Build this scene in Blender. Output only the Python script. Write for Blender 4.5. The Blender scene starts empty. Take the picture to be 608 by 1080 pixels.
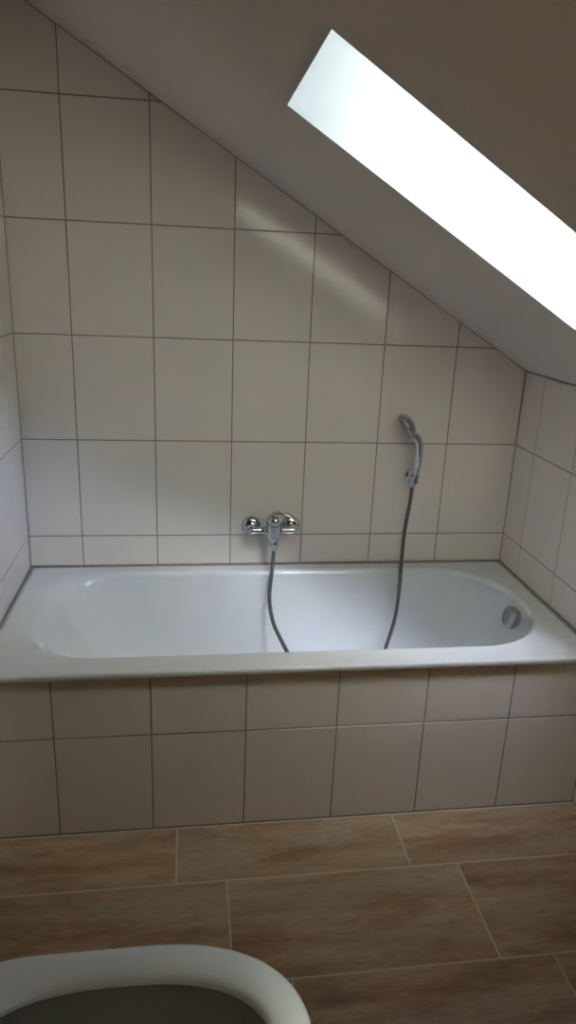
import bpy, bmesh, math, random
from mathutils import Vector, Matrix
S = bpy.context.scene
COL = S.collection
random.seed(7)
PI = math.pi

# ------------------------------------------------------------------ dimensions (metres)
XL, XR = 0.107, 1.801          # side walls
YB, YF = 0.0, -3.25            # back wall, wall behind the camera
A, B = -0.60115, 2.2969        # sloping ceiling: z = A*x + B
def zc(x): return A * x + B
ZKNEE = zc(XR)
TW, TH = 0.252, 0.3334         # tile pitch
RIM = 0.509                    # top of the bath
BW = 0.7143                    # y of the bath panel face (negative)
SX0, SX1, SY0, SY1 = 0.828, 1.665, -1.318, -0.850   # skylight opening (x along the slope, y)

# ------------------------------------------------------------------ materials
def new_mat(name):
    m = bpy.data.materials.new(name); m.use_nodes = True
    nt = m.node_tree
    return m, nt, nt.nodes['Principled BSDF']
def plain(name, col, rough=0.5, metal=0.0, noise=0.0, nscale=8.0, bump=0.0, bscale=60.0, coat=0.0, spec=0.5):
    m, nt, b = new_mat(name)
    b.inputs['Roughness'].default_value = rough
    b.inputs['Metallic'].default_value = metal
    b.inputs['Coat Weight'].default_value = coat
    b.inputs['Specular IOR Level'].default_value = spec
    tc = nt.nodes.new('ShaderNodeTexCoord')
    n = nt.nodes.new('ShaderNodeTexNoise'); n.inputs['Scale'].default_value = nscale
    nt.links.new(tc.outputs['Object'], n.inputs['Vector'])
    mx = nt.nodes.new('ShaderNodeMix'); mx.data_type = 'RGBA'
    mx.inputs['A'].default_value = (*[c * (1 - noise) for c in col], 1)
    mx.inputs['B'].default_value = (*[min(1, c * (1 + noise)) for c in col], 1)
    nt.links.new(n.outputs['Fac'], mx.inputs['Factor'])
    nt.links.new(mx.outputs['Result'], b.inputs['Base Color'])
    if bump:
        n2 = nt.nodes.new('ShaderNodeTexNoise'); n2.inputs['Scale'].default_value = bscale
        nt.links.new(tc.outputs['Object'], n2.inputs['Vector'])
        bp = nt.nodes.new('ShaderNodeBump'); bp.inputs['Strength'].default_value = bump
        bp.inputs['Distance'].default_value = 0.002
        nt.links.new(n2.outputs['Fac'], bp.inputs['Height'])
        nt.links.new(bp.outputs['Normal'], b.inputs['Normal'])
    return m

TILE = plain('wall_tile_glaze', (0.83, 0.775, 0.735), 0.125, noise=0.03, nscale=2.5, bump=0.05, bscale=7.0)
GROUT = plain('wall_grout', (0.27, 0.24, 0.205), 0.85, noise=0.08, nscale=30)
SEAL = plain('silicone_bead', (0.32, 0.29, 0.255), 0.45, noise=0.05, nscale=20)
PLASTER = plain('ceiling_paint', (0.66, 0.62, 0.58), 0.85, noise=0.02, nscale=4, bump=0.15, bscale=140)
LINING = plain('window_lining', (0.53, 0.56, 0.565), 0.35, noise=0.01)
FRAMEW = plain('window_frame_white', (0.84, 0.85, 0.85), 0.3, noise=0.01)
ENAMEL = plain('bath_enamel', (0.78, 0.81, 0.845), 0.035, noise=0.008, nscale=3, coat=0.7)
SHADED_CERAMIC = plain('toilet_ceramic_shaded', (0.33, 0.335, 0.315), 0.10, noise=0.01, nscale=4)  # bowl colour darkened to carry the shade inside it
SEATM = plain('toilet_seat_plastic', (0.73, 0.80, 0.87), 0.22, noise=0.01, nscale=4)
CHROME = plain('chrome', (0.60, 0.61, 0.63), 0.045, metal=1.0, noise=0.02, nscale=20)
SATIN = plain('satin_chrome', (0.42, 0.43, 0.45), 0.18, metal=1.0, noise=0.03, nscale=20)
DARKP = plain('dark_plastic', (0.05, 0.05, 0.055), 0.4, noise=0.1)
SPRAY = plain('spray_face_plastic', (0.45, 0.46, 0.47), 0.35, noise=0.05, nscale=40)
FGROUT = plain('floor_grout', (0.66, 0.60, 0.52), 0.8, noise=0.08, nscale=40)
PAINT = plain('room_paint', (0.22, 0.135, 0.065), 0.8, noise=0.02, nscale=3)
DOORM = plain('door_wood', (0.20, 0.13, 0.08), 0.4, noise=0.02)

def hose_mat():
    m, nt, b = new_mat('shower_hose_metal')
    b.inputs['Metallic'].default_value = 0.75; b.inputs['Roughness'].default_value = 0.32
    tc = nt.nodes.new('ShaderNodeTexCoord')
    sep = nt.nodes.new('ShaderNodeSeparateXYZ'); nt.links.new(tc.outputs['UV'], sep.inputs[0])
    mu = nt.nodes.new('ShaderNodeMath'); mu.operation = 'MULTIPLY'; mu.inputs[1].default_value = 420 * 2 * PI
    nt.links.new(sep.outputs['Y'], mu.inputs[0])
    si = nt.nodes.new('ShaderNodeMath'); si.operation = 'SINE'; nt.links.new(mu.outputs[0], si.inputs[0])
    bp = nt.nodes.new('ShaderNodeBump'); bp.inputs['Strength'].default_value = 0.35; bp.inputs['Distance'].default_value = 0.001
    nt.links.new(si.outputs[0], bp.inputs['Height']); nt.links.new(bp.outputs['Normal'], b.inputs['Normal'])
    cr = nt.nodes.new('ShaderNodeMapRange'); cr.inputs['From Min'].default_value = -1
    cr.inputs['To Min'].default_value = 0.07; cr.inputs['To Max'].default_value = 0.19
    nt.links.new(si.outputs[0], cr.inputs['Value'])
    cc = nt.nodes.new('ShaderNodeCombineColor')
    for k in ('Red', 'Green', 'Blue'): nt.links.new(cr.outputs[0], cc.inputs[k])
    nt.links.new(cc.outputs[0], b.inputs['Base Color'])
    return m
HOSE = hose_mat()

def wood_tile_mat():
    # wood-look stoneware: long streaks along x, different for every tile (per-tile id in a face attribute)
    m, nt, b = new_mat('wood_look_floor_tile')
    N, L = nt.nodes, nt.links
    tc = N.new('ShaderNodeTexCoord')
    at = N.new('ShaderNodeAttribute'); at.attribute_name = 'tile_id'
    off = N.new('ShaderNodeVectorMath'); off.operation = 'MULTIPLY_ADD'
    off.inputs[1].default_value = (3.7, 5.3, 1.9)
    L.new(at.outputs['Vector'], off.inputs[0]); L.new(tc.outputs['Object'], off.inputs[2])
    mp = N.new('ShaderNodeMapping'); mp.inputs['Scale'].default_value = (1.9, 8.5, 1)
    L.new(off.outputs[0], mp.inputs['Vector'])
    n1 = N.new('ShaderNodeTexNoise'); n1.inputs['Scale'].default_value = 1.6; n1.inputs['Detail'].default_value = 8
    n1.inputs['Roughness'].default_value = 0.68; n1.inputs['Distortion'].default_value = 0.25
    L.new(mp.outputs[0], n1.inputs['Vector'])
    r1 = N.new('ShaderNodeValToRGB'); e = r1.color_ramp.elements
    e[0].position = 0.28; e[0].color = (0.235, 0.135, 0.072, 1)
    e[1].position = 0.74; e[1].color = (0.66, 0.52, 0.36, 1)
    x = e.new(0.46); x.color = (0.43, 0.28, 0.165, 1)
    x = e.new(0.60); x.color = (0.56, 0.415, 0.27, 1)
    L.new(n1.outputs['Fac'], r1.inputs['Fac'])
    # grey weathered patches
    mp2 = N.new('ShaderNodeMapping'); mp2.inputs['Scale'].default_value = (1.0, 4.0, 1)
    L.new(off.outputs[0], mp2.inputs['Vector'])
    n2 = N.new('ShaderNodeTexNoise'); n2.inputs['Scale'].default_value = 2.2; n2.inputs['Detail'].default_value = 4
    L.new(mp2.outputs[0], n2.inputs['Vector'])
    r2 = N.new('ShaderNodeMapRange'); r2.inputs['From Min'].default_value = 0.45; r2.inputs['From Max'].default_value = 0.68
    r2.inputs['To Max'].default_value = 0.75
    L.new(n2.outputs['Fac'], r2.inputs['Value'])
    mx = N.new('ShaderNodeMix'); mx.data_type = 'RGBA'; mx.inputs['B'].default_value = (0.50, 0.43, 0.325, 1)
    L.new(r2.outputs[0], mx.inputs['Factor']); L.new(r1.outputs['Color'], mx.inputs['A'])
    # fine grain lines
    mp3 = N.new('ShaderNodeMapping'); mp3.inputs['Scale'].default_value = (22, 120, 1)
    L.new(off.outputs[0], mp3.inputs['Vector'])
    n3 = N.new('ShaderNodeTexNoise'); n3.inputs['Scale'].default_value = 1.3; n3.inputs['Detail'].default_value = 3
    L.new(mp3.outputs[0], n3.inputs['Vector'])
    r3 = N.new('ShaderNodeMapRange'); r3.inputs['From Min'].default_value = 0.3; r3.inputs['From Max'].default_value = 0.7
    r3.inputs['To Min'].default_value = 0.86; r3.inputs['To Max'].default_value = 1.12
    L.new(n3.outputs['Fac'], r3.inputs['Value'])
    mm = N.new('ShaderNodeMix'); mm.data_type = 'RGBA'; mm.blend_type = 'MULTIPLY'; mm.inputs['Factor'].default_value = 1
    cc = N.new('ShaderNodeCombineColor')
    for k in ('Red', 'Green', 'Blue'): L.new(r3.outputs[0], cc.inputs[k])
    L.new(mx.outputs['Result'], mm.inputs['A']); L.new(cc.outputs[0], mm.inputs['B'])
    L.new(mm.outputs['Result'], b.inputs['Base Color'])
    b.inputs['Roughness'].default_value = 0.5
    bp = N.new('ShaderNodeBump'); bp.inputs['Strength'].default_value = 0.12; bp.inputs['Distance'].default_value = 0.001
    L.new(n3.outputs['Fac'], bp.inputs['Height']); L.new(bp.outputs['Normal'], b.inputs['Normal'])
    return m
FTILE = wood_tile_mat()

def glass_mat():
    m = bpy.data.materials.new('window_glass'); m.use_nodes = True
    nt = m.node_tree; nt.nodes.clear()
    o = nt.nodes.new('ShaderNodeOutputMaterial'); mix = nt.nodes.new('ShaderNodeMixShader')
    t = nt.nodes.new('ShaderNodeBsdfTransparent'); t.inputs[0].default_value = (0.95, 0.98, 0.97, 1)
    g = nt.nodes.new('ShaderNodeBsdfGlossy'); g.inputs['Roughness'].default_value = 0.02
    f = nt.nodes.new('ShaderNodeFresnel'); f.inputs['IOR'].default_value = 1.45
    nt.links.new(f.outputs[0], mix.inputs[0]); nt.links.new(t.outputs[0], mix.inputs[1]); nt.links.new(g.outputs[0], mix.inputs[2])
    nt.links.new(mix.outputs[0], o.inputs[0])
    return m
GLASS = glass_mat()

# ------------------------------------------------------------------ helpers
def mesh_obj(name, bm, mats, parent=None, smooth=False, angle=None):
    me = bpy.data.meshes.new(name)
    bmesh.ops.recalc_face_normals(bm, faces=bm.faces[:]) if smooth is not None else None
    bm.to_mesh(me); bm.free()
    for m in (mats if isinstance(mats, (list, tuple)) else [mats]): me.materials.append(m)
    if smooth:
        for p in me.polygons: p.use_smooth = True
        if angle: me.set_sharp_from_angle(angle=math.radians(angle))
    o = bpy.data.objects.new(name, me); COL.objects.link(o)
    if parent: o.parent = parent; o.matrix_parent_inverse = parent.matrix_world.inverted()
    return o
def struct(o): o['kind'] = 'structure'; return o
def tag(o, label, cat, group=None):
    o['label'] = label; o['category'] = cat
    if group: o['group'] = group
    return o
def empty(name, loc):
    e = bpy.data.objects.new(name, None); e.location = loc; e.empty_display_size = 0.05
    COL.objects.link(e); bpy.context.view_layer.update(); return e

def box(bm, p0, p1, mi=0, bevel=0.0):
    r = bmesh.ops.create_cube(bm, size=1.0)
    vs = r['verts']
    c = [(a + b) / 2 for a, b in zip(p0, p1)]; s = [abs(b - a) for a, b in zip(p0, p1)]
    for v in vs: v.co = Vector((c[i] + v.co[i] * s[i] for i in range(3)))
    fs = {f for v in vs for f in v.link_faces}
    for f in fs: f.material_index = mi
    if bevel:
        es = list({e for v in vs for e in v.link_edges})
        bmesh.ops.bevel(bm, geom=es, offset=bevel, segments=2, affect='EDGES', clamp_overlap=True)
def quad(bm, pts, mi=0):
    f = bm.faces.new([bm.verts.new(p) for p in pts]); f.material_index = mi; return f

def basis(d):
    d = Vector(d).normalized()
    u = d.orthogonal().normalized(); w = d.cross(u)
    return u, w, d
def lathe(bm, origin, axis, prof, n=40, mi=0, up=None):
    """prof: list of (radius, distance along axis); closes ends with radius 0 automatically"""
    u, w, d = basis(axis); o = Vector(origin); rings = []
    for r, h in prof:
        if r < 1e-6: rings.append([bm.verts.new(o + d * h)])
        else: rings.append([bm.verts.new(o + d * h + (u * math.cos(2*PI*i/n) + w * math.sin(2*PI*i/n)) * r) for i in range(n)])
    for a, b in zip(rings, rings[1:]):
        for i in range(n):
            j = (i + 1) % n
            if len(a) == 1 and len(b) == 1: continue
            if len(a) == 1: f = bm.faces.new((a[0], b[i], b[j]))
            elif len(b) == 1: f = bm.faces.new((a[i], b[0], a[j]))
            else: f = bm.faces.new((a[i], b[i], b[j], a[j]))
            f.material_index = mi
def catmull(pts, k=12):
    P = [Vector(p) for p in pts]; P = [2*P[0]-P[1]] + P + [2*P[-1]-P[-2]]; out = []
    for i in range(1, len(P) - 2):
        for s in range(k):
            t = s / k
            out.append(0.5 * ((2*P[i]) + (P[i+1]-P[i-1])*t + (2*P[i-1]-5*P[i]+4*P[i+1]-P[i+2])*t*t + (3*P[i]-P[i-1]-3*P[i+1]+P[i+2])*t**3))
    out.append(P[-2]); return out
def sweep(bm, path, radii, n=16, mi=0, squash=None, ref=None, uv=False):
    """tube along path; radii scalar or list; squash (a,b) scales section along two axes; caps rounded by caller radii"""
    if not isinstance(radii, (list, tuple)): radii = [radii] * len(path)
    rings = []; prev = None; L = 0; lens = []
    for i, p in enumerate(path):
        t = (path[min(i+1, len(path)-1)] - path[max(i-1, 0)]).normalized()
        if prev is None:
            u = Vector(ref).normalized() if ref else t.orthogonal().normalized()
        else: u = prev
        u = (u - t * u.dot(t)).normalized(); prev = u; w = t.cross(u)
        a, b = (squash[i] if isinstance(squash, list) else squash) if squash else (1, 1)
        rings.append([bm.verts.new(p + (u * math.cos(2*PI*j/n) * a + w * math.sin(2*PI*j/n) * b) * radii[i]) for j in range(n)])
        if i: L += (p - path[i-1]).length
        lens.append(L)
    uvl = bm.loops.layers.uv.verify() if uv else None
    for k, (r0, r1) in enumerate(zip(rings, rings[1:])):
        for j in range(n):
            f = bm.faces.new((r0[j], r0[(j+1) % n], r1[(j+1) % n], r1[j])); f.material_index = mi
            if uv:
                for lp, (uu, vv) in zip(f.loops, ((j/n, lens[k]), ((j+1)/n, lens[k]), ((j+1)/n, lens[k+1]), (j/n, lens[k+1]))): lp[uvl].uv = (uu, vv)
    for r, fl in ((rings[0], True), (rings[-1], False)):
        f = bm.faces.new(list(reversed(r)) if fl else r); f.material_index = mi
    return rings

def clip(poly, f):
    """clip 2-D polygon to f(p) >= 0"""
    out = []
    for i in range(len(poly)):
        p, q = poly[i], poly[(i+1) % len(poly)]; a, b = f(p), f(q)
        if a >= 0: out.append(p)
        if (a >= 0) != (b >= 0):
            t = a / (a - b); out.append((p[0] + (q[0]-p[0])*t, p[1] + (q[1]-p[1])*t))
    return out
def tiled(bm, xs, zs, to3, clips=(), joint=0.0035, inset=0.0011, depth=0.0009, ids=None):
    """tiles between successive grid lines; every tile a bevelled pad above the grout"""
    faces = []
    lay = bm.faces.layers.float_vector.get('tile_id') if ids else None
    for i in range(len(xs) - 1):
        for k in range(len(zs) - 1):
            j = joint / 2
            p = [(xs[i]+j, zs[k]+j), (xs[i+1]-j, zs[k]+j), (xs[i+1]-j, zs[k+1]-j), (xs[i]+j, zs[k+1]-j)]
            for c in clips: p = clip(p, c) if p else p
            if len(p) < 3: continue
            ar = abs(sum(p[a][0]*p[(a+1) % len(p)][1] - p[(a+1) % len(p)][0]*p[a][1] for a in range(len(p)))) / 2
            if ar < 2e-4: continue
            q = [p[0]]
            for t in p[1:]:
                if math.hypot(t[0]-q[-1][0], t[1]-q[-1][1]) > 1e-4: q.append(t)
            if math.hypot(q[0][0]-q[-1][0], q[0][1]-q[-1][1]) < 1e-4: q.pop()
            if len(q) < 3: continue
            f = quad(bm, [to3(*t) for t in q], 0)
            faces.append(f)
    for f in faces: f.normal_update()
    bmesh.ops.inset_individual(bm, faces=faces, thickness=inset, depth=depth)
    return faces
def lines(x0, pitch, lo, hi):
    k0 = math.floor((lo - x0) / pitch) + 1
    out = [lo]
    k = k0
    while x0 + k*pitch < hi - 0.006:
        if x0 + k*pitch > lo + 0.006: out.append(x0 + k*pitch)
        k += 1
    return out + [hi]

# ------------------------------------------------------------------ room shell
G = 0.0009   # grout plane sits at the wall plane minus G, tile faces on the wall plane
T = 0.10
# back wall (tiles face -y)
bm = bmesh.new()
zb = lines(0.6202, TH, 0.0, 2.35)
xb = lines(0.2834, TW, XL + 0.001, XR - 0.001)
def slope_clip(p): return A * p[0] + B - 0.002 - p[1]
tiled(bm, xb, [0.512] + [z for z in zb if z > 0.53], lambda x, z: (x, -0.0, z), clips=[slope_clip])
bm2 = bm
for f in bm2.faces: f.normal_update()
# masonry behind: prism with sloping top
def prism_xz(bm, poly, y0, y1, mi):
    n = len(poly)
    a = [bm.verts.new((x, y0, z)) for x, z in poly]; b = [bm.verts.new((x, y1, z)) for x, z in poly]
    fs = [bm.faces.new(a), bm.faces.new(list(reversed(b)))]
    for i in range(n): fs.append(bm.faces.new((a[i], b[i], b[(i+1) % n], a[(i+1) % n])))
    for f in fs: f.material_index = mi
prism_xz(bm, [(XL, 0), (XR, 0), (XR, zc(XR)), (XL, zc(XL))], 0.0002, T, 1)
o = mesh_obj('wall_back', bm, [TILE, GROUT], smooth=None); struct(o)

# left wall (tiles face +x)
bm = bmesh.new()
YT = -0.148 - 3 * TW - 0.002       # the wall tiles end just in front of the bath
yl = lines(-0.148, TW, YT, -0.002)
tiled(bm, yl, [z if z > 0 else 0.004 for z in zb[:-1]] + [zc(XL) - 0.002], lambda y, z: (XL, y, z))
box(bm, (XL - T, YT, 0), (XL - 0.0002, T, zc(XL)), 1)
box(bm, (XL - T, YF, 0), (XL - 0.0002, YT, zc(XL)), 2)
o = mesh_obj('wall_left', bm, [TILE, GROUT, PAINT], smooth=None); struct(o)
# right knee wall (tiles face -x)
bm = bmesh.new()
tiled(bm, [-v for v in reversed(yl)], [z if z > 0 else 0.004 for z in zb if z < ZKNEE] + [ZKNEE - 0.002], lambda y, z: (XR, -y, z))
box(bm, (XR + 0.0002, YT, 0), (XR + T, T, ZKNEE), 1)
box(bm, (XR + 0.0002, YF, 0), (XR + T, YT, ZKNEE), 2)
o = mesh_obj('wall_right', bm, [TILE, GROUT, PAINT], smooth=None); struct(o)
# wall behind the camera with a doorway closed by a door
bm = bmesh.new()
prism_xz(bm, [(XL - T, 0), (XR + T, 0), (XR + T, zc(XR + T)), (XL - T, zc(XL - T))], YF - T, YF, 0)
struct(mesh_obj('wall_front', bm, PAINT, smooth=True, angle=20))

# floor: grout slab and staggered wood-look tiles
bm = bmesh.new()
lay = bm.faces.layers.float_vector.new('tile_id')
FT, FH, FY = 0.622, 0.2925, -0.9161
row = 0
rows = [(-0.7170, FY, 0.6078)]
y = FY
st = [0.7371, 0.8671, 0.9971, 1.127, 1.257, 0.765, 0.895, 1.025]
k = 0
while y > YF:
    rows.append((y, max(y - FH, YF), st[k % len(st)])); y -= FH; k += 1
allf = []
idn = 0
for (y1, y0, fx) in rows:
    xs = lines(fx, FT, XL, XR)
    for i in range(len(xs) - 1):
        j = 0.0022
        f = quad(bm, [(xs[i]+j, y0+j, 0), (xs[i+1]-j, y0+j, 0), (xs[i+1]-j, y1-j, 0), (xs[i]+j, y1-j, 0)])
        idn += 1; f[lay] = Vector((idn * 0.731, (idn * 1.37) % 5, idn % 3)); allf.append(f)
for f in allf: f.normal_update()
bmesh.ops.inset_individual(bm, faces=allf, thickness=0.0009, depth=0.0006)
box(bm, (XL - T, YF - T, -0.12), (XR + T, T, 0.0002), 1)
struct(mesh_obj('floor', bm, [FTILE, FGROUT], smooth=None))

# sloping ceiling with the skylight opening
CT = 0.24                                   # build-up thickness, measured square to the slope
dx = Vector((1, 0, A)).normalized(); nz = Vector((-A, 0, 1)).normalized()
def cp(x, y, h=0.0): return Vector((x, y, zc(x))) + nz * h
bm = bmesh.new()
xa, xe = XL - T - 0.02, XR + T + 0.02
ya, ye = YF - T, T
def slab(x0, x1, y0, y1):
    lo = [cp(x0, y0), cp(x1, y0), cp(x1, y1), cp(x0, y1)]
    hi = [v + nz * CT for v in lo]
    a = [bm.verts.new(v) for v in lo]; b = [bm.verts.new(v) for v in hi]
    bm.faces.new(list(reversed(a))); bm.faces.new(b)
    for i in range(4): bm.faces.new((a[i], a[(i+1) % 4], b[(i+1) % 4], b[i]))
slab(xa, SX0, ya, ye); slab(SX1, xe, ya, ye); slab(SX0, SX1, ya, SY0); slab(SX0, SX1, SY1, ye)
struct(mesh_obj('ceiling', bm, PLASTER, smooth=True, angle=10))

# roof window: lining, frame, sash and pane, all square to the slope
win = empty('window_1', cp((SX0 + SX1) / 2, (SY0 + SY1) / 2, 0)); struct(win)
def ring_prism(bm, x0, x1, y0, y1, wd, h0, h1):
    """rectangular frame of width wd between heights h0 and h1 above the slope (x measured on plan)"""
    wx = wd * dx.x
    def loop(a, h): return [cp(x0 + a*dx.x, y0 + a, h), cp(x1 - a*dx.x, y0 + a, h), cp(x1 - a*dx.x, y1 - a, h), cp(x0 + a*dx.x, y1 - a, h)]
    L = [[bm.verts.new(v) for v in loop(a, h)] for a, h in ((0, h0), (0, h1), (wd, h1), (wd, h0))]
    for i in range(4):
        p, q = L[i], L[(i+1) % 4]
        for j in range(4): bm.faces.new((p[j], p[(j+1) % 4], q[(j+1) % 4], q[j]))
bm = bmesh.new(); ring_prism(bm, SX0 - 0.004, SX1 + 0.004, SY0 - 0.004, SY1 + 0.004, 0.010, 0.0, CT - 0.02)
struct(mesh_obj('window_lining', bm, LINING, win, smooth=True, angle=20))
bm = bmesh.new(); ring_prism(bm, SX0 - 0.02, SX1 + 0.02, SY0 - 0.02, SY1 + 0.02, 0.035, CT - 0.02, CT + 0.09)
fr = struct(mesh_obj('window_frame', bm, FRAMEW, win, smooth=True, angle=20))
bm = bmesh.new(); ring_prism(bm, SX0 + 0.008, SX1 - 0.008, SY0 + 0.012, SY1 - 0.012, 0.035, CT + 0.035, CT + 0.075)
struct(mesh_obj('window_sash', bm, FRAMEW, win, smooth=True, angle=20))
bm = bmesh.new()
quad(bm, [cp(SX0 + 0.03, SY0 + 0.035, CT + 0.055), cp(SX1 - 0.03, SY0 + 0.035, CT + 0.055), cp(SX1 - 0.03, SY1 - 0.035, CT + 0.055), cp(SX0 + 0.03, SY1 - 0.035, CT + 0.055)])
struct(mesh_obj('window_pane', bm, GLASS, win, smooth=None))

# silicone beads in the corners and around the bath
def bead(name, p, q, r=0.0026):
    bm = bmesh.new(); sweep(bm, [Vector(p), Vector(q)], r, n=10)
    return struct(mesh_obj(name, bm, SEAL, smooth=True, angle=60))
bead('trim_1', (XL + 0.0006, -0.0006, RIM + 0.003), (XL + 0.0006, -0.0006, zc(XL)))
bead('trim_2', (XR - 0.0006, -0.0006, RIM + 0.003), (XR - 0.0006, -0.0006, ZKNEE - 0.004))
bead('trim_3', (XL, -0.001, RIM + 0.0016), (XR, -0.001, RIM + 0.0016), 0.0030)
bead('trim_4', (XL + 0.001, 0, RIM + 0.0016), (XL + 0.001, -0.722, RIM + 0.0016), 0.0028)
bead('trim_5', (XR - 0.001, 0, RIM + 0.0016), (XR - 0.001, -0.722, RIM + 0.0016), 0.0028)

# ------------------------------------------------------------------ bath panel (tiled front)
bm = bmesh.new()
zp = [0.004, 0.3097, 0.488]
tiled(bm, lines(0.2904, TW, XL + 0.002, XR - 0.002), zp, lambda x, z: (x, -BW, z), joint=0.0036)
box(bm, (XL + 0.001, -BW + 0.0002, 0.0008), (XR - 0.001, -BW + 0.055, 0.4885), 1)
o = mesh_obj('tiled_bath_surround', bm, [TILE, GROUT], smooth=None)
tag(o, 'beige tiled front panel closing in the white bathtub above the wooden floor', 'bath surround')

# ------------------------------------------------------------------ bathtub
def rrect(x0, x1, y0, y1, rl, rr, n=14):
    """rounded rectangle, counter-clockwise, rl = corner radius on the left, rr = (x, y) radii on the right"""
    if not isinstance(rl, tuple): rl = (rl, rl)
    if not isinstance(rr, tuple): rr = (rr, rr)
    pts = []
    def arc(cx, cy, r, a0):
        for i in range(n + 1):
            a = a0 + (PI/2) * i / n
            pts.append((cx + r[0]*math.cos(a), cy + r[1]*math.sin(a)))
    def seg(p, q, m):
        for i in range(1, m): pts.append((p[0] + (q[0]-p[0])*i/m, p[1] + (q[1]-p[1])*i/m))
    M = 16
    arc(x1-rr[0], y0+rr[1], rr, -PI/2); seg(pts[-1], (x1, y1-rr[1]), 6)
    arc(x1-rr[0], y1-rr[1], rr, 0); seg(pts[-1], (x0+rl[0], y1), M)
    arc(x0+rl[0], y1-rl[1], rl, PI/2); seg(pts[-1], (x0, y0+rl[1]), 6)
    arc(x0+rl[0], y0+rl[1], rl, PI); seg(pts[-1], (x1-rr[0], y0), M)
    return pts
bm = bmesh.new()
tx0, tx1, ty0, ty1 = XL + 0.0015, XR - 0.0015, -0.7335, -0.0015
rings = []
def add(x0, x1, y0, y1, rl, rr, z): rings.append([bm.verts.new((x, y, z)) for x, y in rrect(x0, x1, y0, y1, rl, rr)])
# hanging outer lip, rolled front edge, flat rim
add(tx0, tx1, ty0 + 0.004, ty1, 0.004, 0.004, 0.4895)
add(tx0, tx1, ty0, ty1, 0.004, 0.004, 0.493)
for i in range(5):
    a = PI/2 * i / 4; r = 0.006
    add(tx0, tx1, ty0 + r*(1 - math.cos(a)), ty1, 0.004, 0.004, RIM - r + r*math.sin(a))
add(tx0 + 0.02, tx1 - 0.02, ty0 + 0.03, ty1 - 0.015, 0.01, 0.01, RIM)
# inner opening, rolled over edge then steep walls, sloped left end
ix0, ix1, iy0, iy1 = 0.168, 1.716, -0.640, -0.072
add(ix0 - 0.030, ix1 + 0.018, iy0 - 0.014, iy1 + 0.020, (.24, .18), (.25, .245), RIM - 0.0003)
for i in range(1, 8):
    a = PI/2 * i / 7 * 0.94; r = 0.017
    sn, cs = math.sin(a), 1 - math.cos(a)
    add(ix0 - 0.028 + 0.052*sn + 0.012*(i/7)**2, ix1 + 0.016 - 0.016*sn, iy0 - 0.012 + 0.012*sn, iy1 + 0.018 - 0.018*sn, (.24, .18), (.25, .245), RIM - r*cs)
for d, fl, fr_, fs in ((0.012, 0.060, 0.003, 0.002), (0.03, 0.074, 0.007, 0.005), (0.09, 0.110, 0.018, 0.013), (0.16, 0.158, 0.032, 0.024), (0.24, 0.212, 0.048, 0.036), (0.31, 0.255, 0.066, 0.05), (0.36, 0.29, 0.088, 0.07), (0.384, 0.328, 0.12, 0.10), (0.395, 0.39, 0.17, 0.15)):
    add(ix0 + fl, ix1 - fr_, iy0 + fs, iy1 - fs, (.21, .17), (.21, .20), RIM - 0.0165 - d)
for a, b in zip(rings, rings[1:]):
    n = len(a)
    for i in range(n): bm.faces.new((a[i], a[(i+1) % n], b[(i+1) % n], b[i]))
bm.faces.new(rings[-1])
tub = mesh_obj('bathtub', bm, ENAMEL, smooth=None)
for p in tub.data.polygons: p.use_smooth = True
# make the normals point into the room (up on the rim)
bmf = bmesh.new(); bmf.from_mesh(tub.data); bmf.faces.ensure_lookup_table()
bmesh.ops.recalc_face_normals(bmf, faces=bmf.faces[:])
if max(bmf.faces, key=lambda f: len(f.verts)).normal.z < 0: bmesh.ops.reverse_faces(bmf, faces=bmf.faces[:])
bmf.to_mesh(tub.data); bmf.free()
for p in tub.data.polygons: p.use_smooth = True
sol = tub.modifiers.new('shell', 'SOLIDIFY'); sol.thickness = 0.0035; sol.offset = -1
tag(tub, 'white enamelled bathtub built in under the sloping ceiling and skylight', 'bathtub')
# overflow knob on the right end wall
ax = Vector((-1, -0.10, 0.22)).normalized()
kc = Vector((1.704, -0.372, 0.455))
bm = bmesh.new()
lathe(bm, kc, ax, [(0, -0.006), (0.030, -0.006), (0.030, 0.006), (0.0355, 0.007), (0.0365, 0.010), (0.0365, 0.024), (0.0345, 0.0275), (0.030, 0.029), (0, 0.0295)], 48)
kn = mesh_obj('overflow_knob', bm, SATIN, tub, smooth=True, angle=40); kn['label'] = 'chrome overflow knob'
bm = bmesh.new()
lathe(bm, (1.50, -0.356, 0.0985), (0, 0, 1), [(0, -0.004), (0.034, -0.004), (0.035, 0.001), (0.031, 0.004), (0, 0.006)], 40)
dr = mesh_obj('drain_cover', bm, CHROME, tub, smooth=True, angle=40); dr['label'] = 'chrome drain cover'

# ------------------------------------------------------------------ bath mixer
mix = empty('bath_mixer', (0.9335, -0.0008, 0.655))
tag(mix, 'chrome single lever bath mixer with two round wall plates above the bathtub', 'tap')
MZ = 0.655
for x in (0.8605, 0.9985):
    bm = bmesh.new()
    lathe(bm, (x, -0.0006, MZ), (0, -1, 0), [(0, 0), (0.0345, 0), (0.0345, 0.004), (0.033, 0.009), (0.028, 0.0145), (0.020, 0.018), (0.0145, 0.019), (0.0145, 0.05), (0, 0.05)], 44)
    mesh_obj('wall_plate', bm, CHROME, mix, smooth=True, angle=35)
    bm = bmesh.new()   # hexagonal union nut
    lathe(bm, (x, -0.034, MZ), (0, -1, 0), [(0, 0), (0.0165, 0), (0.0175, 0.002), (0.0175, 0.013), (0.0165, 0.015), (0, 0.015)], 6)
    mesh_obj('union_nut', bm, CHROME, mix, smooth=True, angle=20)
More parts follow.
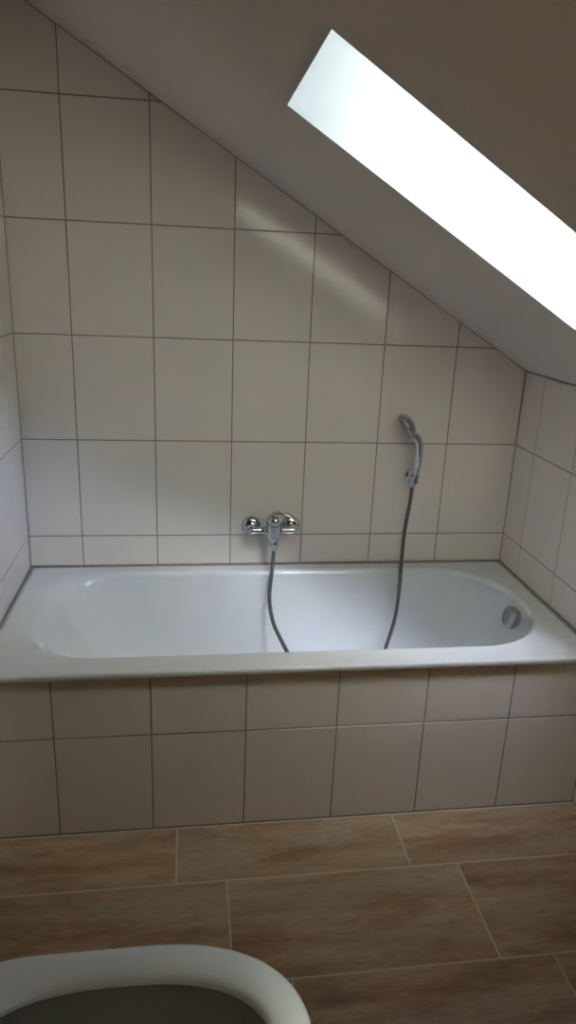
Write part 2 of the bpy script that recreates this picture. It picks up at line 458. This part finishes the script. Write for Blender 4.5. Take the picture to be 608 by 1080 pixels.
# horizontal body: slim arms swelling to the cartridge barrel in the middle
bm = bmesh.new()
path = [Vector((0.8505 + 0.158 * i / 40, -0.058, MZ)) for i in range(41)]
rad = []
for i, p in enumerate(path):
    t = abs(p.x - 0.9295) / 0.079
    r = 0.0115 + 0.011 * max(0, 1 - (t / 0.42) ** 2) ** 1.0
    if t > 0.93: r *= math.sqrt(max(0.02, 1 - ((t - 0.93) / 0.07) ** 2))
    rad.append(r)
sweep(bm, path, rad, 28)
mesh_obj('mixer_body', bm, CHROME, mix, smooth=True, angle=50)
# upright cartridge barrel with the lever cap on top
bd = Vector((0, -0.22, 1)).normalized()
bo = Vector((0.9335, -0.060, MZ))
bm = bmesh.new()
lathe(bm, bo, bd, [(0, -0.040), (0.013, -0.040), (0.018, -0.034), (0.0235, -0.022), (0.0262, -0.006), (0.0265, 0.020), (0.0265, 0.028), (0.0255, 0.030), (0, 0.030)], 44)
mesh_obj('cartridge_barrel', bm, CHROME, mix, smooth=True, angle=40)
bm = bmesh.new()
lathe(bm, bo + bd * 0.0312, bd, [(0, 0), (0.0255, 0), (0.0265, 0.002), (0.0265, 0.015), (0.0245, 0.022), (0.018, 0.027), (0.008, 0.029), (0, 0.0295)], 44)
# lever blade: thin, springs from the cap and arches over to the right
top = bo + bd * 0.061
lp = catmull([top + Vector((-0.023, 0.002, -0.013)), top + Vector((-0.010, 0.000, 0.0035)), top + Vector((0.012, -0.006, 0.0125)), top + Vector((0.036, -0.013, 0.0105)), top + Vector((0.056, -0.018, 0.001)), top + Vector((0.070, -0.021, -0.010))], 8)
nn = len(lp)
rr_ = [0.0085 + 0.0045 * math.sin(PI * (i + 1) / nn) for i in range(nn)]
rr_[0] = 0.004; rr_[-1] = 0.005; rr_[-2] = 0.0075
sweep(bm, lp, rr_, 18, squash=(0.72, 0.30), ref=(0.2, -1, 0))
mesh_obj('lever', bm, CHROME, mix, smooth=True, angle=40)
# shower outlet under the body
bm = bmesh.new()
lathe(bm, (0.937, -0.066, MZ - 0.008), (0.0, -0.08, -1), [(0, 0), (0.0150, 0), (0.0150, 0.022), (0.0125, 0.026), (0.0125, 0.030), (0, 0.030)], 36)
mesh_obj('shower_outlet', bm, CHROME, mix, smooth=True, angle=35)

# ------------------------------------------------------------------ shower holder, hand shower, hose
HX, HZ = 1.424, 0.838
hol = empty('shower_holder', (HX, -0.0008, HZ))
tag(hol, 'small round chrome wall holder carrying the hand shower on the tiles', 'shower holder')
bm = bmesh.new()
lathe(bm, (HX, -0.0006, HZ), (0, -1, 0), [(0, 0), (0.0245, 0), (0.0245, 0.005), (0.0235, 0.009), (0.020, 0.012), (0.012, 0.0135), (0.011, 0.030), (0, 0.030)], 40)
mesh_obj('wall_plate', bm, CHROME, hol, smooth=True, angle=35)
bm = bmesh.new()      # open cup that grips the cone of the hose
hd = Vector((0.04, -0.14, 1)).normalized()
hc = Vector((1.4165, -0.055, 0.842))
n = 36; u, w, d = basis(hd)
ro, ri, hh = 0.0185, 0.0128, 0.014
gap = 0.35
ang0 = math.atan2((Vector((0, -1, 0))).dot(w), (Vector((0, -1, 0))).dot(u))
vs = []
for i in range(n + 1):
    a = ang0 + gap + (2*PI - 2*gap) * i / n
    e = u * math.cos(a) + w * math.sin(a)
    vs.append([bm.verts.new(hc + e*ro - d*hh), bm.verts.new(hc + e*ro + d*hh), bm.verts.new(hc + e*ri + d*hh), bm.verts.new(hc + e*ri*0.93 - d*hh)])
for a, b in zip(vs, vs[1:]):
    for j in range(4): bm.faces.new((a[j], a[(j+1) % 4], b[(j+1) % 4], b[j]))
bm.faces.new(vs[0]); bm.faces.new(list(reversed(vs[-1])))
mesh_obj('holder_cup', bm, CHROME, hol, smooth=True, angle=40)

hs = empty('hand_shower', (1.416, -0.055, 0.842))
tag(hs, 'chrome hand shower with a tilted round head resting in its wall holder', 'shower head')
bm = bmesh.new()
hp = catmull([(1.4155, -0.0545, 0.834), (1.4185, -0.061, 0.872), (1.4205, -0.068, 0.912), (1.4195, -0.075, 0.950), (1.4145, -0.079, 0.976), (1.398, -0.080, 1.000)], 8)
n_ = len(hp)
hr = [0.0105 + 0.0050 * min(1, i / 10) - 0.002 * max(0, (i - 14) / n_) for i in range(n_)]
hr[0] = 0.009
sweep(bm, hp, hr, 24)
mesh_obj('handle', bm, CHROME, hs, smooth=True, angle=60)
# head: shallow bowl, its spray face turned to the left, the room and slightly down
fn = Vector((-0.86, 0.02, -0.50)).normalized()
fc = Vector((1.362, -0.080, 1.026))
bm = bmesh.new()
lathe(bm, fc, -fn, [(0.0455, 0.0), (0.0475, 0.0015), (0.0480, 0.005), (0.0465, 0.011), (0.041, 0.019), (0.032, 0.0265), (0.020, 0.032), (0.009, 0.034), (0, 0.0345)], 48)
mesh_obj('shower_head', bm, CHROME, hs, smooth=True, angle=60)
bm = bmesh.new()
lathe(bm, fc, fn, [(0.0455, 0.0), (0.0440, 0.0012), (0.032, 0.0020), (0.031, 0.0035), (0.014, 0.0042), (0.013, 0.0055), (0, 0.006)], 48)
sf = mesh_obj('spray_face', bm, SPRAY, hs, smooth=True, angle=40); sf['label'] = 'matt grey spray face'
# two rings of little nozzles belong to the face
bm = bmesh.new(); fu, fw, fd = basis(fn)
for R_, m_ in ((0.0385, 26), (0.0235, 16), (0.008, 6)):
    for i in range(m_):
        a = 2*PI*i/m_
        lathe(bm, fc + (fu*math.cos(a) + fw*math.sin(a))*R_ + fn*(0.001 if R_ > .03 else .003), fn, [(0.0015, 0), (0.0012, 0.003), (0, 0.0033)], 8)
nzl = mesh_obj('nozzles', bm, DARKP, sf, smooth=True, angle=50); nzl['kind'] = 'stuff'

hose_e = empty('shower_hose', (0.937, -0.068, 0.617))
tag(hose_e, 'grey metal shower hose looping from the tap through the tub to the hand shower', 'shower hose')
hpts = [(0.9370, -0.0685, 0.612), (0.935, -0.070, 0.590), (0.930, -0.082, 0.522), (0.918, -0.130, 0.436), (0.925, -0.190, 0.376), (0.946, -0.220, 0.330), (0.969, -0.250, 0.291),
        (1.000, -0.278, 0.235), (1.035, -0.30, 0.170), (1.085, -0.32, 0.118), (1.15, -0.33, 0.1068), (1.215, -0.32, 0.122), (1.262, -0.30, 0.165), (1.293, -0.265, 0.220),
        (1.317, -0.230, 0.279), (1.355, -0.180, 0.359), (1.378, -0.130, 0.445), (1.390, -0.090, 0.555), (1.396, -0.075, 0.656), (1.409, -0.064, 0.758), (1.4145, -0.0545, 0.820)]
bm = bmesh.new(); sweep(bm, catmull(hpts, 14), 0.0066, 18, uv=True)
mesh_obj('hose_tube', bm, HOSE, hose_e, smooth=True, angle=60)
bm = bmesh.new(); lathe(bm, (0.9372, -0.0683, 0.6160), (-0.06, -0.1, -1), [(0, 0), (0.0118, 0), (0.0122, 0.002), (0.0122, 0.016), (0.0105, 0.021), (0.0072, 0.030), (0, 0.030)], 30)
c_ = mesh_obj('hose_nut', bm, CHROME, hose_e, smooth=True, angle=40)
bm = bmesh.new(); lathe(bm, (1.4155, -0.0540, 0.836), (-0.09, 0.10, -1), [(0, 0), (0.0122, 0), (0.0115, 0.012), (0.0098, 0.026), (0.0074, 0.036), (0, 0.036)], 30)
c_ = mesh_obj('hose_cone', bm, CHROME, hose_e, smooth=True, angle=40)

# ------------------------------------------------------------------ wall-hung toilet, its length along x, and the boxed-in cistern on the left wall
CX = 0.27
bm = bmesh.new()
box(bm, (XL + 0.001, -2.20, 0.001), (CX - 0.0005, -1.30, 1.12), 0, bevel=0.002)
o = mesh_obj('wall_cistern', bm, PAINT, smooth=True, angle=20); struct(o)

TY = -1.645
toi = empty('toilet', (CX, TY, 0.0))
tag(toi, 'toilet with pale seat ring and bowl greyed for the shade inside it in front of the bathtub', 'toilet')
def dshape(x0, x1, hw, ny=2.5, z=0, yc=TY, n=96, back=4.0):
    """closed outline: straight-ish back at x0, superelliptic front towards x1"""
    pts = []
    xm = x0 + (x1 - x0) * 0.50
    for i in range(n):
        a = 2*PI*i/n
        c, s = math.cos(a), math.sin(a)
        if c >= 0: e = 2.35; lx = x1 - xm
        else: e = back; lx = xm - x0
        px = xm + lx * math.copysign(abs(c) ** (2/e), c)
        py = yc + hw * math.copysign(abs(s) ** (2/e), s)
        pts.append((px, py, z))
    return pts
def loft(bm, rings, cap0=False, cap1=False, close=False):
    R_ = [[bm.verts.new(p) for p in r] for r in rings]
    pairs = list(zip(R_, R_[1:])) + ([(R_[-1], R_[0])] if close else [])
    for a, b in pairs:
        n = len(a)
        for i in range(n): bm.faces.new((a[i], a[(i+1) % n], b[(i+1) % n], b[i]))
    if cap0: bm.faces.new(list(reversed(R_[0])))
    if cap1: bm.faces.new(R_[-1])
bm = bmesh.new()
x0, x1 = CX + 0.001, 0.818
loft(bm, [dshape(x0, 0.50, 0.095, z=0.0005), dshape(x0, 0.52, 0.10, z=0.012), dshape(x0, 0.60, 0.115, z=0.06), dshape(x0, 0.72, 0.145, z=0.13), dshape(x0, 0.785, 0.166, z=0.22),
          dshape(x0, 0.810, 0.176, z=0.31), dshape(x0, x1 - 0.003, 0.180, z=0.385), dshape(x0, x1 - 0.004, 0.179, z=0.393), dshape(x0 + .01, x1 - 0.012, 0.172, z=0.398),
          dshape(0.300, x1 - 0.052, 0.132, z=0.398), dshape(0.303, x1 - 0.048, 0.137, z=0.392), dshape(0.306, x1 - 0.040, 0.144, z=0.375), dshape(0.315, x1 - 0.038, 0.146, z=0.345),
          dshape(0.39, x1 - 0.050, 0.138, z=0.29), dshape(0.41, x1 - 0.10, 0.112, z=0.215), dshape(0.45, x1 - 0.19, 0.065, z=0.15), dshape(0.47, x1 - 0.24, 0.04, z=0.13)], cap0=True, cap1=True)
mesh_obj('bowl', bm, SHADED_CERAMIC, toi, smooth=True, angle=50)
bm = bmesh.new()
s0, s1 = 0.305, 0.822
hole = (0.295, 0.764, 0.127)
prof = [(0.000, 0.4005), (-0.003, 0.405), (-0.0025, 0.414), (0.003, 0.4195), (0.014, 0.422), (0.034, 0.4205), (0.047, 0.4165), (0.056, 0.4085), (0.058, 0.402), (0.054, 0.4000)]
def seat_ring(o_, z_):
    k = max(0.0, min(1.0, (o_ - 0.006) / 0.048))          # blend from the outer outline to the oval hole
    return dshape(s0 + (hole[0] - s0 + 0.02) * k, s1 - o_ if k == 0 else s1 + (hole[1] - s1) * k, 0.184 - o_ if k == 0 else 0.184 + (hole[2] - 0.184) * k, z=z_, back=9.0 - 6.2 * k)
loft(bm, [seat_ring(o_, z_) for o_, z_ in prof], close=True)
mesh_obj('seat', bm, SEATM, toi, smooth=True, angle=60)
for yy in (TY - 0.075, TY + 0.075):
    bm = bmesh.new()
    lathe(bm, (0.325, yy, 0.397), (0, 0, 1), [(0, 0), (0.016, 0), (0.016, 0.016), (0.013, 0.022), (0, 0.022)], 24)
    mesh_obj('hinge', bm, CHROME, toi, smooth=True, angle=40)

# ------------------------------------------------------------------ door behind the camera
door = empty('door_1', (0.95, YF, 0)); struct(door)
bm = bmesh.new(); box(bm, (0.16, YF + 0.001, 0.003), (0.90, YF + 0.03, 1.72), 0, bevel=0.003)
struct(mesh_obj('door_leaf', bm, DOORM, door, smooth=True, angle=30))
bm = bmesh.new()
lathe(bm, (0.84, YF + 0.03, 1.0), (0, 1, 0), [(0, 0), (0.025, 0), (0.025, 0.008), (0.010, 0.010), (0.010, 0.045), (0, 0.045)], 28)
sweep(bm, catmull([(0.845, YF + 0.07, 1.0), (0.80, YF + 0.072, 1.0), (0.73, YF + 0.07, 0.998)], 6), 0.009, 16)
struct(mesh_obj('door_handle', bm, CHROME, door, smooth=True, angle=40))

# ------------------------------------------------------------------ light: the sky through the roof window
w = bpy.data.worlds.new('sky'); S.world = w; w.use_nodes = True
bg = w.node_tree.nodes['Background']
SKY = 1.0
# made-up bright sky lobes, aimed and tinted to balance the light in the room
LOBES = [((75, 30), (410, 390, 316), 24), ((-103, 47), (41, 43.5, 54), 24), ((-40, 12), (1.4, 4.4, 12.0), 24), ((-50, 45), (0.8, 0.9, 1.0), 24)]
N, L = w.node_tree.nodes, w.node_tree.links
tcw = N.new('ShaderNodeTexCoord')
acc = None
for (az, el), col, po_ in LOBES:
    az, el = math.radians(az), math.radians(el)
    dt = N.new('ShaderNodeVectorMath'); dt.operation = 'DOT_PRODUCT'
    dt.inputs[1].default_value = (math.cos(az)*math.cos(el), math.sin(az)*math.cos(el), math.sin(el))
    L.new(tcw.outputs['Generated'], dt.inputs[0])
    mxn = N.new('ShaderNodeMath'); mxn.operation = 'MAXIMUM'; mxn.inputs[1].default_value = 0.0; L.new(dt.outputs['Value'], mxn.inputs[0])
    pw = N.new('ShaderNodeMath'); pw.operation = 'POWER'; pw.inputs[1].default_value = po_; L.new(mxn.outputs[0], pw.inputs[0])
    sc = N.new('ShaderNodeVectorMath'); sc.operation = 'SCALE'; sc.inputs[0].default_value = col; L.new(pw.outputs[0], sc.inputs['Scale'])
    if acc is None: acc = sc
    else:
        ad = N.new('ShaderNodeVectorMath'); ad.operation = 'ADD'; L.new(acc.outputs[0], ad.inputs[0]); L.new(sc.outputs[0], ad.inputs[1]); acc = ad
L.new(acc.outputs[0], bg.inputs['Color'])
bg.inputs['Strength'].default_value = SKY
# ------------------------------------------------------------------ camera
cam = bpy.data.cameras.new('camera'); co = bpy.data.objects.new('camera', cam); COL.objects.link(co)
Rm = Matrix(((0.98943255, 0.14494136, 0.003903), (-0.1388115, 0.93912429, 0.31428797), (0.04188793, -0.31150853, 0.94931967)))
right, fwd, up = (Vector(Rm.col[i]) for i in range(3))
co.matrix_world = Matrix.Translation((0.6434, -2.4069, 1.481)) @ Matrix((right, up, -fwd)).transposed().to_4x4()
cam.sensor_fit = 'VERTICAL'; cam.sensor_height = 36.0; cam.lens = 765.6174 / 1080 * 36
cam.shift_x = -7.378 / 1080; cam.shift_y = 5.9081 / 1080
cam.clip_start = 0.02
S.camera = co

S.view_settings.view_transform = 'Standard'
S.view_settings.look = 'None'
S.view_settings.gamma = 1.0
S.view_settings.use_curve_mapping = False
S.view_settings.exposure = 2.770
S.cycles.use_guiding = True; S.cycles.use_surface_guiding = True; S.cycles.guiding_training_samples = 64
S.cycles.max_bounces = 16; S.cycles.diffuse_bounces = 10; S.cycles.transparent_max_bounces = 8
